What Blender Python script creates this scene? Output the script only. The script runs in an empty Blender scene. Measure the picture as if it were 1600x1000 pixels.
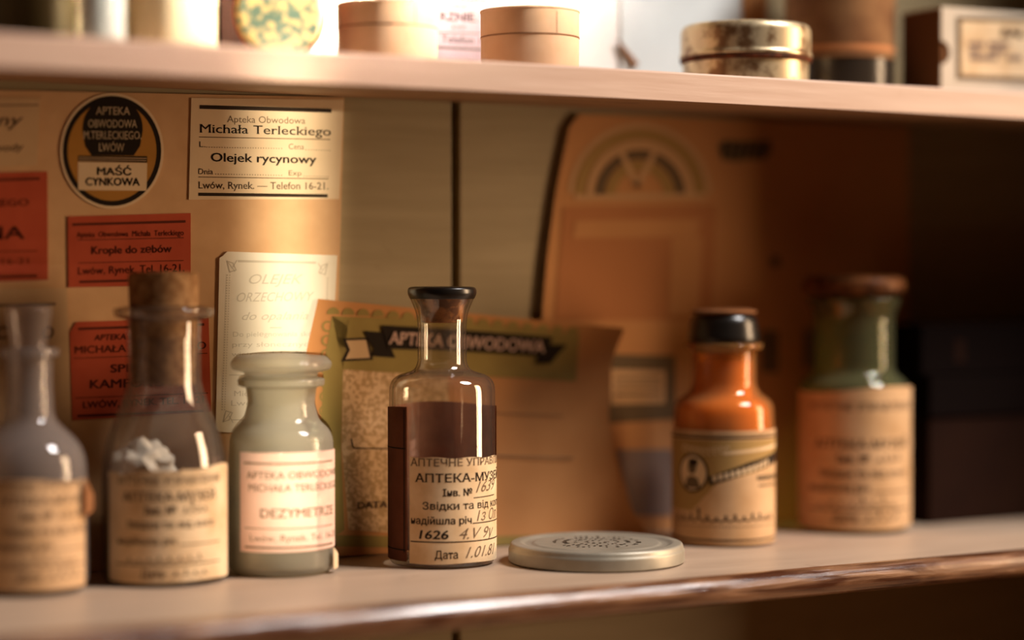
import bpy, bmesh, math, random
from mathutils import Vector, Matrix, noise
random.seed(7)
C = bpy.context.scene
COL = C.collection

# ------------------------------------------------------------------ camera
# world: x runs along the shelf, y goes into the cabinet, z is up; z = 0 is the top of the lower shelf
FPX = 3300.0
CAM = Vector((-0.4425, -0.823, 0.1425))
YAW, PITCH = math.radians(30.0), math.atan(65 / FPX)
RIGHT = Vector((math.cos(YAW), -math.sin(YAW), 0))
FWD0 = Vector((math.sin(YAW), math.cos(YAW), 0))
FWD = (FWD0 * math.cos(PITCH) - Vector((0, 0, 1)) * math.sin(PITCH)).normalized()
UP = RIGHT.cross(FWD).normalized()
cd = bpy.data.cameras.new('camera')
cam = bpy.data.objects.new('camera', cd)
COL.objects.link(cam)
cam.matrix_world = Matrix.Translation(CAM) @ Matrix((RIGHT, UP, -FWD)).transposed().to_4x4()
cd.sensor_width = 36.0
cd.lens = 36.0 * FPX / 1600
cd.clip_start = 0.01
cd.dof.use_dof = True
cd.dof.focus_distance = 1.052
cd.dof.aperture_fstop = 1.55
C.camera = cam

# ------------------------------------------------------------------ light and exposure
C.view_settings.view_transform = 'Standard'
C.view_settings.look = 'None'
C.view_settings.exposure = 0.0
C.view_settings.gamma = 1.0
C.view_settings.use_curve_mapping = False
C.cycles.caustics_reflective = False
C.cycles.caustics_refractive = False
C.cycles.transparent_max_bounces = 24
C.cycles.max_bounces = 8
C.cycles.use_denoising = True
w = bpy.data.worlds.new('world'); C.world = w; w.use_nodes = True
w.node_tree.nodes['Background'].inputs[0].default_value = (1.0, 0.50, 0.24, 1)
w.node_tree.nodes['Background'].inputs[1].default_value = 0.025

def area(name, loc, target, sx, sy, power, color, spread=180):
    d = bpy.data.lights.new(name, 'AREA'); d.shape = 'RECTANGLE'; d.size = sx; d.size_y = sy
    d.energy = power; d.color = color; d.spread = math.radians(spread)
    o = bpy.data.objects.new(name, d); COL.objects.link(o)
    o.location = loc
    o.rotation_euler = (Vector(target) - Vector(loc)).to_track_quat('-Z', 'Y').to_euler()
    return o

# daylight from a tall window to the right of the cabinet, a little in front of it
area('window_daylight', (1.85, -0.84, 0.36), (0.1, 0.08, 0.12), 0.36, 1.3, 47, (1.0, 0.68, 0.41))
# cooler sky light from high up, on the front edges
area('high_window_daylight', (0.95, -0.75, 1.55), (0.05, 0.1, 0.25), 0.45, 0.55, 48, (1.0, 0.95, 0.92))
# patch of sun through the same window that reaches the upper shelf
area('sun_patch', (1.46, -1.12, 1.06), (0.06, 0.1, 0.372), 0.2, 0.06, 2.5, (1.0, 0.88, 0.74), 6.5)
# added beam behind the camera, no real source; stands in for a reflected veil
def ray(px, py):
    return (FWD + RIGHT * ((px - 800) / FPX) + UP * ((500 - py) / FPX)).normalized()
_b = ray(452, 470)
area('added_veil_light', CAM - _b * 0.9 + Vector((0, 0, 0.0)), CAM + _b, 0.03, 0.24, 0.048, (1.0, 0.88, 0.66), 1.3)

# ------------------------------------------------------------------ helpers: pixels of the photo to points on real surfaces
def on_plane(px, py, p0, n):
    d = ray(px, py); n = Vector(n)
    return CAM + d * ((Vector(p0) - CAM).dot(n) / d.dot(n))
def on_shelf(px, py):
    return on_plane(px, py, (0, 0, 0), (0, 0, 1))
def on_y(px, py, y):
    return on_plane(px, py, (0, y, 0), (0, 1, 0))
def depth(p):
    return (p - CAM).dot(FWD0)
def field_map(g):
    """pixels to a sheet y = g(x, z); lift is towards the room"""
    def f(px, py, lift=0.0):
        y = g(0.1, 0.1)
        for _ in range(6):
            p = on_y(px, py, y - lift); y = g(p.x, p.z)
        p = on_y(px, py, y - lift); p.z = max(p.z, 0.0006); return p
    return f

# ------------------------------------------------------------------ materials
def newmat(name):
    m = bpy.data.materials.new(name); m.use_nodes = True
    nt = m.node_tree; return m, nt, nt.nodes, nt.links, nt.nodes['Principled BSDF']
def noise_mix(nt, c1, c2, scale, detail=4, lo=0.4, hi=0.6, stretch=(1, 1, 1), dist=0.0):
    N, L = nt.nodes, nt.links
    tc = N.new('ShaderNodeTexCoord'); mp = N.new('ShaderNodeMapping'); mp.inputs['Scale'].default_value = stretch
    no = N.new('ShaderNodeTexNoise'); no.inputs['Scale'].default_value = scale; no.inputs['Detail'].default_value = detail
    no.inputs['Distortion'].default_value = dist
    rp = N.new('ShaderNodeValToRGB')
    rp.color_ramp.elements[0].position = lo; rp.color_ramp.elements[0].color = (*c1, 1)
    rp.color_ramp.elements[1].position = hi; rp.color_ramp.elements[1].color = (*c2, 1)
    L.new(tc.outputs['Object'], mp.inputs[0]); L.new(mp.outputs[0], no.inputs['Vector']); L.new(no.outputs['Fac'], rp.inputs[0])
    return rp.outputs[0], no.outputs['Fac']
def bump(nt, b, src, strength, distance=0.001):
    n = nt.nodes.new('ShaderNodeBump'); n.inputs['Strength'].default_value = strength; n.inputs['Distance'].default_value = distance
    nt.links.new(src, n.inputs['Height']); nt.links.new(n.outputs[0], b.inputs['Normal'])
def paper(name, c1, c2=None, scale=90, lo=0.3, hi=0.7, rough=0.85, transl=0.0):
    m, nt, N, L, b = newmat(name)
    c2 = c2 or tuple(x * 0.86 for x in c1)
    col, fac = noise_mix(nt, c2, c1, scale, 6, lo, hi)
    L.new(col, b.inputs['Base Color']); b.inputs['Roughness'].default_value = rough
    b.inputs['Specular IOR Level'].default_value = 0.08
    bump(nt, b, fac, 0.15, 0.0006)
    return m
def flat(name, c, rough=0.85, metal=0.0, spec=0.06):
    m, nt, N, L, b = newmat(name)
    b.inputs['Base Color'].default_value = (*c, 1); b.inputs['Roughness'].default_value = rough
    b.inputs['Metallic'].default_value = metal; b.inputs['Specular IOR Level'].default_value = spec
    return m
def glass(name, tint, edge, haze=0.0, haze_col=(0.8, 0.8, 0.75), spec=0.05, rough=0.02, wav=0.25, power=3.0):
    """thin-walled glass: clear seen straight on, deeper and mirror-like at the edges; haze mixes in a pale layer: dust, and on one jar a painted reflection veil"""
    m, nt, N, L, b = newmat(name)
    N.remove(b)
    out = N['Material Output']
    lw = N.new('ShaderNodeLayerWeight'); lw.inputs['Blend'].default_value = 0.5
    pw = N.new('ShaderNodeMath'); pw.operation = 'POWER'; pw.inputs[1].default_value = power; L.new(lw.outputs['Facing'], pw.inputs[0])
    mc = N.new('ShaderNodeMix'); mc.data_type = 'RGBA'
    mc.inputs[6].default_value = (*tint, 1); mc.inputs[7].default_value = (*edge, 1); L.new(pw.outputs[0], mc.inputs[0])
    tr = N.new('ShaderNodeBsdfTransparent'); L.new(mc.outputs[2], tr.inputs[0])
    gl = N.new('ShaderNodeBsdfGlossy'); gl.inputs['Roughness'].default_value = rough
    p5 = N.new('ShaderNodeMath'); p5.operation = 'POWER'; p5.inputs[1].default_value = 4.5; L.new(lw.outputs['Facing'], p5.inputs[0])
    ma = N.new('ShaderNodeMath'); ma.operation = 'MULTIPLY_ADD'; ma.inputs[1].default_value = 0.55; ma.inputs[2].default_value = spec
    L.new(p5.outputs[0], ma.inputs[0])
    tc = N.new('ShaderNodeTexCoord'); mp = N.new('ShaderNodeMapping'); mp.inputs['Scale'].default_value = (1, 1, 0.25)
    no = N.new('ShaderNodeTexNoise'); no.inputs['Scale'].default_value = 70; no.inputs['Detail'].default_value = 2
    L.new(tc.outputs['Object'], mp.inputs[0]); L.new(mp.outputs[0], no.inputs['Vector'])
    bp = N.new('ShaderNodeBump'); bp.inputs['Strength'].default_value = wav; bp.inputs['Distance'].default_value = 0.001
    L.new(no.outputs['Fac'], bp.inputs['Height']); L.new(bp.outputs[0], gl.inputs['Normal'])
    mx = N.new('ShaderNodeMixShader'); L.new(ma.outputs[0], mx.inputs[0]); L.new(tr.outputs[0], mx.inputs[1]); L.new(gl.outputs[0], mx.inputs[2])
    last = mx
    if haze > 0:
        di = N.new('ShaderNodeBsdfDiffuse'); di.inputs[0].default_value = (*haze_col, 1)
        tl = N.new('ShaderNodeBsdfTranslucent'); tl.inputs[0].default_value = (*haze_col, 1)
        ms = N.new('ShaderNodeMixShader'); ms.inputs[0].default_value = 0.45; L.new(di.outputs[0], ms.inputs[1]); L.new(tl.outputs[0], ms.inputs[2])
        mh = N.new('ShaderNodeMixShader'); mh.inputs[0].default_value = haze; L.new(mx.outputs[0], mh.inputs[1]); L.new(ms.outputs[0], mh.inputs[2])
        last = mh
    L.new(last.outputs[0], out.inputs['Surface'])
    return m

M = {}
M['board'] = paper('tan_backing_card', (0.64, 0.39, 0.205), (0.56, 0.33, 0.165), 60)
M['cream'] = paper('cream_label_paper', (0.74, 0.56, 0.36), (0.68, 0.50, 0.31), 50)
M['tan'] = paper('tan_label_paper', (0.60, 0.40, 0.22), (0.54, 0.35, 0.19), 50)
M['red'] = paper('red_label_paper', (0.46, 0.085, 0.04), (0.39, 0.065, 0.03), 70)
M['white'] = paper('white_label_paper', (0.82, 0.74, 0.60), (0.76, 0.67, 0.52), 50)
M['poster'] = paper('brown_poster_paper', (0.56, 0.27, 0.11), (0.50, 0.235, 0.09), 18)
M['poster_red'] = paper('reddish_print', (0.46, 0.19, 0.075), (0.42, 0.17, 0.065), 20)
M['poster_pale'] = paper('pale_print', (0.60, 0.36, 0.18), (0.54, 0.32, 0.16), 30)
M['poster_olive'] = flat('olive_print', (0.38, 0.23, 0.08))
M['grey_print'] = flat('grey_print', (0.15, 0.10, 0.055))
M['bluegrey'] = flat('blue_grey_print', (0.22, 0.15, 0.12))
M['lean'] = paper('pinkish_sheet_paper', (0.53, 0.245, 0.09), (0.46, 0.20, 0.07), 30)
M['olive'] = paper('olive_border_print', (0.30, 0.215, 0.065), (0.26, 0.18, 0.055), 60)
M['speckle'] = paper('speckled_panel_print', (0.62, 0.40, 0.22), (0.42, 0.26, 0.12), 420, 0.46, 0.54)
M['ink'] = flat('dark_ink', (0.035, 0.022, 0.014))
M['ink_soft'] = flat('faded_ink', (0.17, 0.105, 0.06))
M['ink_pale'] = flat('pale_ink', (0.58, 0.50, 0.38))
M['ink_red'] = flat('ink_on_red_paper', (0.10, 0.022, 0.012))
M['ochre'] = paper('ochre_print', (0.45, 0.21, 0.045), (0.38, 0.18, 0.035), 60)
M['black'] = flat('black_print', (0.022, 0.015, 0.010))
M['mlabel'] = paper('museum_label_paper', (0.78, 0.58, 0.36), (0.62, 0.41, 0.22), 55, 0.35, 0.62)
M['mlabel_brown'] = paper('browned_label_paper', (0.66, 0.42, 0.23), (0.52, 0.31, 0.15), 45, 0.35, 0.65)
M['pink'] = paper('pink_label_paper', (0.80, 0.53, 0.42), (0.74, 0.47, 0.36), 50)
M['pinkwhite'] = paper('pale_pink_paper', (0.34, 0.25, 0.27), None, 50)
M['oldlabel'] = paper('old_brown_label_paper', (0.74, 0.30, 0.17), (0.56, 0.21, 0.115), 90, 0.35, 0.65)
M['bright'] = paper('white_sheet_paper', (0.90, 0.88, 0.84), None, 30)
M['bluewhite'] = paper('bluish_white_sheet_paper', (0.78, 0.82, 0.80), None, 20)
M['cork'] = paper('cork', (0.42, 0.24, 0.11), (0.24, 0.12, 0.05), 260, 0.4, 0.62)
M['dark_cork'] = paper('dark_stained_cork', (0.20, 0.075, 0.025), (0.055, 0.02, 0.009), 160, 0.4, 0.62, 0.4)
M['amber_cork'] = paper('resin_stained_cork', (0.62, 0.26, 0.08), (0.13, 0.042, 0.014), 130, 0.40, 0.58, 0.4)
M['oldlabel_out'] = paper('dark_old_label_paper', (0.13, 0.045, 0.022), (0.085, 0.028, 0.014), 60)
M['darkstop'] = flat('black_stopper', (0.012, 0.009, 0.007), 0.28, 0, 0.5)
M['stain'] = paper('brown_lid_dirt', (0.30, 0.13, 0.055), (0.20, 0.08, 0.03), 70)
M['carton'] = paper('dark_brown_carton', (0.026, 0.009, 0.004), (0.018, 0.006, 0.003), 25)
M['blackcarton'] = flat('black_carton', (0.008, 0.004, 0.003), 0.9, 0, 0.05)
M['boxpaper'] = paper('grey_white_carton', (0.62, 0.52, 0.40), (0.55, 0.46, 0.35), 40)
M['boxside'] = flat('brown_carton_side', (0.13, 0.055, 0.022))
M['chip'] = paper('pale_wood_veneer', (0.72, 0.49, 0.32), (0.62, 0.39, 0.23), 40)
M['seam'] = flat('dark_seam', (0.16, 0.06, 0.025))
M['cotton'] = paper('cotton', (0.85, 0.80, 0.72), None, 200)
M['amberpowder'] = paper('pale_powder', (0.85, 0.55, 0.22), None, 120)
M['darkjar'] = flat('dark_glazed_jar', (0.025, 0.018, 0.012), 0.25, 0, 0.5)
M['olivejar'] = flat('dark_olive_jar', (0.06, 0.045, 0.02), 0.3)
M['palejar'] = flat('pale_blue_white_jar', (0.62, 0.66, 0.60), 0.35)
M['creamjar'] = paper('cream_wrapper', (0.80, 0.64, 0.40), None, 40)
M['rim'] = flat('reddish_brown_rim', (0.25, 0.075, 0.03), 0.4)
M['brownwrap'] = paper('brown_wrapper', (0.24, 0.12, 0.05), (0.14, 0.06, 0.025), 40, 0.35, 0.65)
M['gap'] = flat('dark_gap', (0.006, 0.004, 0.003), 0.9, 0, 0.05)
M['g_clear'] = glass('clear_glass', (0.97, 0.96, 0.93), (0.42, 0.36, 0.29), 0.03, (0.75, 0.6, 0.5), 0.08)
M['g_clear2'] = glass('dusty_clear_glass', (0.95, 0.93, 0.90), (0.40, 0.34, 0.29), 0.055, (0.66, 0.54, 0.46), 0.08)
M['g_grey'] = glass('dusty_grey_glass', (0.88, 0.86, 0.84), (0.35, 0.32, 0.30), 0.24, (0.60, 0.51, 0.46))
M['g_veil'] = glass('greenish_glass_painted_veil', (0.86, 0.83, 0.72), (0.30, 0.28, 0.21), 0.37, (0.66, 0.60, 0.48))  # the haze paints a door pane's reflected veil into the glass colour
M['g_amber'] = glass('amber_glass', (0.96, 0.70, 0.38), (0.30, 0.09, 0.02), 0.19, (0.85, 0.50, 0.19))
M['g_green'] = glass('green_glass', (0.86, 0.86, 0.62), (0.20, 0.22, 0.11), 0.15, (0.46, 0.46, 0.26))

# speckled globe-like print
m, nt, N, L, b = newmat('mottled_yellow_green_print')
col, fac = noise_mix(nt, (0.10, 0.17, 0.12), (0.60, 0.45, 0.18), 240, 4, 0.42, 0.58)
L.new(col, b.inputs['Base Color']); b.inputs['Roughness'].default_value = 0.45
M['mottled'] = m
# metals
def metal(name, c1, c2, scale, rough, lo=0.4, hi=0.6, metallic=0.85, detail=6):
    m, nt, N, L, b = newmat(name)
    col, fac = noise_mix(nt, c1, c2, scale, detail, lo, hi)
    L.new(col, b.inputs['Base Color']); b.inputs['Roughness'].default_value = rough; b.inputs['Metallic'].default_value = metallic
    bump(nt, b, fac, 0.12, 0.0006)
    return m
M['lidmetal'] = metal('dull_grey_lid_metal', (0.31, 0.275, 0.21), (0.39, 0.35, 0.275), 60, 0.45, 0.35, 0.65, 0.4)
M['tin'] = metal('worn_gold_tin', (0.20, 0.11, 0.05), (0.58, 0.46, 0.28), 95, 0.36, 0.36, 0.50, 0.6)
M['rust'] = paper('rusty_seam', (0.13, 0.035, 0.012), (0.05, 0.016, 0.007), 200, 0.4, 0.6, 0.6)
# wood
def painted_wood(name, c1, c2, dark, rough):
    m, nt, N, L, b = newmat(name)
    col, fac = noise_mix(nt, c1, c2, 14, 8, 0.3, 0.7, (1, 6, 12))
    tc = N.new('ShaderNodeTexCoord'); n2 = N.new('ShaderNodeTexNoise'); n2.inputs['Scale'].default_value = 28; n2.inputs['Detail'].default_value = 5
    L.new(tc.outputs['Object'], n2.inputs['Vector'])
    rp = N.new('ShaderNodeValToRGB'); rp.color_ramp.elements[0].position = 0.66; rp.color_ramp.elements[1].position = 0.76
    L.new(n2.outputs['Fac'], rp.inputs[0])
    mx = N.new('ShaderNodeMix'); mx.data_type = 'RGBA'; L.new(rp.outputs[0], mx.inputs[0]); L.new(col, mx.inputs[6]); mx.inputs[7].default_value = (*dark, 1)
    L.new(mx.outputs[2], b.inputs['Base Color']); b.inputs['Roughness'].default_value = rough
    bump(nt, b, fac, 0.35, 0.0012)
    return m
M['shelf_top'] = painted_wood('greyish_tan_shelf_paint', (0.42, 0.295, 0.205), (0.50, 0.36, 0.255), (0.25, 0.16, 0.10), 0.42)
M['shelf_pink'] = painted_wood('pinkish_tan_shelf_paint', (0.52, 0.34, 0.25), (0.60, 0.42, 0.32), (0.46, 0.29, 0.2), 0.5)
M['under'] = painted_wood('brown_shelf_underside', (0.30, 0.16, 0.075), (0.36, 0.20, 0.10), (0.2, 0.1, 0.05), 0.6)
m, nt, N, L, b = newmat('worn_brown_varnish')
col, fac = noise_mix(nt, (0.07, 0.022, 0.009), (0.34, 0.17, 0.085), 60, 8, 0.38, 0.72, (0.35, 3, 3), 0.6)
L.new(col, b.inputs['Base Color'])
rr = N.new('ShaderNodeMapRange'); rr.inputs['To Min'].default_value = 0.08; rr.inputs['To Max'].default_value = 0.38
L.new(fac, rr.inputs['Value']); L.new(rr.outputs[0], b.inputs['Roughness']); bump(nt, b, fac, 0.6, 0.002)
b.inputs['Coat Weight'].default_value = 1.0; b.inputs['Coat Roughness'].default_value = 0.14
M['varnish'] = m
M['backwood'] = painted_wood('olive_grey_back_boards', (0.30, 0.22, 0.105), (0.36, 0.27, 0.14), (0.26, 0.18, 0.08), 0.6)
M['sidewood'] = painted_wood('dark_cabinet_wood', (0.09, 0.04, 0.018), (0.12, 0.055, 0.025), (0.06, 0.03, 0.015), 0.5)
M['plaster'] = paper('dim_plaster', (0.4, 0.3, 0.2))
M['floor'] = painted_wood('dark_floor_boards', (0.10, 0.05, 0.025), (0.14, 0.07, 0.035), (0.08, 0.04, 0.02), 0.6)

# ------------------------------------------------------------------ mesh building
class MB:
    def __init__(s): s.v, s.f, s.m, s.mats = [], [], [], []
    def mat(s, m):
        if m not in s.mats: s.mats.append(m)
        return s.mats.index(m)
    def add(s, verts, faces, m):
        o = len(s.v); i = s.mat(m)
        s.v += [tuple(p) for p in verts]
        for f in faces: s.f.append([o + k for k in f]); s.m.append(i)
    def build(s, name, parent=None, smooth=False, bevel=0.0, origin=None, fixn=False):
        org = Vector(origin) if origin is not None else (Vector(parent['_o']) if parent is not None and '_o' in parent else None)
        if org is None:
            n = len(s.v); org = Vector((sum(p[0] for p in s.v) / n, sum(p[1] for p in s.v) / n, min(p[2] for p in s.v)))
        me = bpy.data.meshes.new(name)
        me.from_pydata([tuple(Vector(p) - org) for p in s.v], [], s.f)
        for m in s.mats: me.materials.append(M[m])
        me.polygons.foreach_set('material_index', s.m)
        if smooth: me.polygons.foreach_set('use_smooth', [True] * len(me.polygons))
        me.update()
        if fixn:
            bm = bmesh.new(); bm.from_mesh(me); bmesh.ops.recalc_face_normals(bm, faces=bm.faces); bm.to_mesh(me); bm.free()
        o = bpy.data.objects.new(name, me); COL.objects.link(o)
        if parent is not None: o.parent = parent; o.location = org - Vector(parent['_o'])
        else: o.location = org
        if bevel:
            b = o.modifiers.new('edge', 'BEVEL'); b.width = bevel; b.segments = 3; b.limit_method = 'ANGLE'
        if smooth:
            bm = bmesh.new(); bm.from_mesh(me)
            for e in bm.edges:
                if len(e.link_faces) == 2 and e.calc_face_angle(0) > math.radians(38): e.smooth = False
            bm.to_mesh(me); bm.free()
        return o
    def box(s, lo, hi, m):
        (a, b, c), (d, e, f) = lo, hi
        s.add([(a, b, c), (d, b, c), (d, e, c), (a, e, c), (a, b, f), (d, b, f), (d, e, f), (a, e, f)],
              [(0, 3, 2, 1), (4, 5, 6, 7), (0, 1, 5, 4), (1, 2, 6, 5), (2, 3, 7, 6), (3, 0, 4, 7)], m)
    def prism_x(s, prof, x0, x1, mats):
        """profile of (y, z) points swept along x; mats is a name or one name per side"""
        n = len(prof)
        ms = mats if isinstance(mats, list) else [mats] * n
        nx = 24
        for i in range(n):
            (y0, z0), (y1, z1) = prof[i], prof[(i + 1) % n]
            vs, fs = [], []
            for k in range(nx + 1):
                x = x0 + (x1 - x0) * k / nx
                vs += [(x, y0, z0), (x, y1, z1)]
            for k in range(nx): fs.append((2 * k, 2 * k + 1, 2 * k + 3, 2 * k + 2))
            s.add(vs, fs, ms[i])
        s.add([(x0, y, z) for y, z in prof], [list(range(n))], ms[0])
        s.add([(x1, y, z) for y, z in prof], [list(range(n))[::-1]], ms[0])
    def lathe(s, c, prof, m, seg=80, wob=None):
        """closed or open profile of (r, z) about the vertical axis through c"""
        vs, fs = [], []; n = len(prof)
        for r, z in prof:
            for k in range(seg):
                a = 2 * math.pi * k / seg
                q = r * (wob(a, z) if wob else 1)
                vs.append((c[0] + q * math.cos(a), c[1] + q * math.sin(a), c[2] + z))
        for i in range(n - 1):
            for k in range(seg):
                k2 = (k + 1) % seg
                fs.append((i * seg + k, i * seg + k2, (i + 1) * seg + k2, (i + 1) * seg + k))
        s.add(vs, fs, m)
def empty(name, loc):
    o = bpy.data.objects.new(name, None); COL.objects.link(o); o.location = loc; o.empty_display_size = 0.02
    o['_o'] = tuple(loc); return o
def tag(o, label=None, cat=None, group=None, kind=None):
    if label: o['label'] = label
    if cat: o['category'] = cat
    if group: o['group'] = group
    if kind: o['kind'] = kind
    return o
def fillet(pts, n=7):
    """(r, z, radius) corner list to a rounded polyline"""
    out = []
    for i, p in enumerate(pts):
        rad = p[2] if len(p) > 2 else 0
        if rad <= 0 or i in (0, len(pts) - 1): out.append((p[0], p[1])); continue
        a, b, c = Vector(pts[i - 1][:2]), Vector(p[:2]), Vector(pts[i + 1][:2])
        u, v = (a - b), (c - b); lu, lv = u.length, v.length; u.normalize(); v.normalize()
        t = min(rad, lu * 0.49, lv * 0.49)
        p0, p2 = b + u * t, b + v * t
        for k in range(n + 1):
            q = k / n
            x = p0 * (1 - q) ** 2 + b * 2 * q * (1 - q) + p2 * q * q
            out.append((x.x, x.y))
    return out

# ------------------------------------------------------------------ printing: text and shapes laid on a sheet
_tc = {}
def glyphs(text, bold, shear, serif=False):
    k = (text, bold, shear, serif)
    if k in _tc: return _tc[k]
    cu = bpy.data.curves.new('t', 'FONT'); cu.body = text; cu.size = 1.0; cu.offset = bold; cu.shear = shear; cu.resolution_u = 3
    o = bpy.data.objects.new('t', cu); COL.objects.link(o)
    dg = bpy.context.evaluated_depsgraph_get(); ev = o.evaluated_get(dg); me = ev.to_mesh()
    vs = [(v.co.x, v.co.y) for v in me.vertices]; fs = [list(p.vertices) for p in me.polygons]
    if serif:   # little feet on every flat stroke end
        use = {}
        for f in fs:
            for a, b in zip(f, f[1:] + f[:1]): use[(min(a, b), max(a, b))] = use.get((min(a, b), max(a, b)), 0) + 1
        for (a, b), c in use.items():
            (xa, ya), (xb, yb) = vs[a], vs[b]
            if c == 1 and abs(ya - yb) < 0.006 and 0.045 < abs(xa - xb) < 0.2 and (abs(ya) < 0.04 or ya > 0.42):
                up = 0.045 if ya < 0.2 else -0.045; x0, x1 = min(xa, xb) - 0.032, max(xa, xb) + 0.032; o_ = len(vs)
                vs += [(x0, ya), (x1, ya), (x1, ya + up), (x0, ya + up)]; fs.append([o_, o_ + 1, o_ + 2, o_ + 3] if up > 0 else [o_ + 3, o_ + 2, o_ + 1, o_])
    ev.to_mesh_clear(); bpy.data.objects.remove(o); bpy.data.curves.remove(cu)
    _tc[k] = (vs, fs); return _tc[k]
CAP = 0.73
def T(mb, mp, text, x0, y0, x1, y1, h, m='ink', bold=0.0, shear=0.0, lift=0.0001, serif=False):
    vs, fs = glyphs(text, 0.0, shear, serif)
    if not vs: return
    xa = min(v[0] for v in vs); xb = max(v[0] for v in vs); s = h / CAP
    sh = [(0, 0)] if bold <= 0.004 else [(-bold, 0), (bold, 0), (0, bold * 0.6), (0, -bold * 0.6)]   # heavier strokes
    for bx, by in sh:
        out = []
        for x, y in vs:
            t = (x + bx - xa) / (xb - xa)
            out.append(mp(x0 + (x1 - x0) * t, y0 + (y1 - y0) * t - (y + by) * s, lift))
        mb.add(out, fs, m)
def POLY(mb, mp, pts, m, lift=0.0001):
    xs = [p[0] for p in pts]
    if getattr(mp, 'curved', False) and max(xs) - min(xs) > 7:   # cut into upright strips that follow the curve
        bm = bmesh.new(); bm.faces.new([bm.verts.new((x, y, 0)) for x, y in pts])
        x = min(xs) + 5
        while x < max(xs):
            bmesh.ops.bisect_plane(bm, geom=bm.verts[:] + bm.edges[:] + bm.faces[:], plane_co=(x, 0, 0), plane_no=(1, 0, 0)); x += 5
        bmesh.ops.triangulate(bm, faces=bm.faces[:]); bm.normal_update(); bm.verts.index_update()
        fs = [[v.index for v in f.verts] for f in bm.faces]
        mb.add([mp(v.co.x, v.co.y, lift) for v in bm.verts], fs, m); bm.free(); return
    mb.add([mp(x, y, lift) for x, y in pts], [list(range(len(pts)))[::-1]], m)
def BAR(mb, mp, x0, y0, x1, y1, t, m='ink', lift=0.0001, n=36):
    vs, fs = [], []
    for k in range(n + 1):
        q = k / n; x, y = x0 + (x1 - x0) * q, y0 + (y1 - y0) * q
        vs += [mp(x, y - t / 2, lift), mp(x, y + t / 2, lift)]
    for k in range(n): fs.append((2 * k, 2 * k + 1, 2 * k + 3, 2 * k + 2))
    mb.add(vs, fs, m)
def DOTS(mb, mp, x0, y0, x1, y1, step, r, m, lift=0.0001):
    n = max(1, int(math.hypot(x1 - x0, y1 - y0) / step))
    for k in range(n + 1):
        x, y = x0 + (x1 - x0) * k / n, y0 + (y1 - y0) * k / n
        POLY(mb, mp, [(x - r, y - r), (x + r, y - r), (x + r, y + r), (x - r, y + r)], m, lift)
def ring(cx, cy, rx, ry, a0=0, a1=360, n=48):
    return [(cx + rx * math.cos(math.radians(a0 + (a1 - a0) * k / n)), cy - ry * math.sin(math.radians(a0 + (a1 - a0) * k / n))) for k in range(n + (0 if a1 - a0 == 360 else 1))]
def ARC(mb, mp, cx, cy, rx, ry, t, a0, a1, m, lift=0.0001, n=40):
    vs, fs = [], []
    for k in range(n + 1):
        a = math.radians(a0 + (a1 - a0) * k / n)
        vs += [mp(cx + (rx - t) * math.cos(a), cy - (ry - t) * math.sin(a), lift), mp(cx + rx * math.cos(a), cy - ry * math.sin(a), lift)]
    for k in range(n): fs.append((2 * k, 2 * k + 1, 2 * k + 3, 2 * k + 2))
    mb.add(vs, fs, m)
def STROKE(mb, mp, pts, t, m='ink', lift=0.0001):
    for (x0, y0), (x1, y1) in zip(pts, pts[1:]):
        dx, dy = x1 - x0, y1 - y0; l = math.hypot(dx, dy) or 1; nx, ny = -dy / l * t / 2, dx / l * t / 2
        ex, ey = dx / l * t * 0.3, dy / l * t * 0.3
        POLY(mb, mp, [(x0 + nx - ex, y0 + ny - ey), (x1 + nx + ex, y1 + ny + ey), (x1 - nx + ex, y1 - ny + ey), (x0 - nx - ex, y0 - ny - ey)], m, lift)
def SCRIBBLE(mb, mp, x0, y0, x1, y1, h, loops, t, m='ink', seed=1):
    r = random.Random(seed); pts = []
    n = loops * 6
    amps = [r.uniform(0.5, 1.0) if r.random() < 0.75 else 1.7 for _ in range(loops + 1)]
    for k in range(n + 1):
        q = k / n; a = q * loops * 2 * math.pi
        pts.append((x0 + (x1 - x0) * q + math.sin(a * 1.0) * h * 0.35, y0 + (y1 - y0) * q - h * 0.5 * (1 - math.cos(a)) * amps[int(q * loops)]))
    STROKE(mb, mp, pts, t, m)
def SHEET(mb, mp, pts, m, thick=0.0004, lift=0.0):
    """a sheet of real thickness with the given outline; its printed face is at lift"""
    n = len(pts)
    f = [mp(x, y, lift) for x, y in pts]; b = [mp(x, y, lift - thick) for x, y in pts]
    mb.add(f + b, [list(range(n))[::-1], list(range(n, 2 * n))] + [(i, (i + 1) % n, n + (i + 1) % n, n + i) for i in range(n)], m)
def GRIDSHEET(mb, mp, left, right, y0, y1, nx, ny, m, thick=0.0004):
    """a bent sheet: left(t), right(t) give its side edges at height fraction t"""
    for off in (0.0, -thick):
        vs, fs = [], []
        for j in range(ny + 1):
            t = j / ny; (lx, ly), (rx, ry) = left(t), right(t)
            for i in range(nx + 1):
                q = i / nx; vs.append(mp(lx + (rx - lx) * q, ly + (ry - ly) * q, off))
        for j in range(ny):
            for i in range(nx):
                k = j * (nx + 1) + i
                fs.append((k, k + nx + 1, k + nx + 2, k + 1) if off == 0 else (k, k + 1, k + nx + 2, k + nx + 1))
        mb.add(vs, fs, m)

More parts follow.
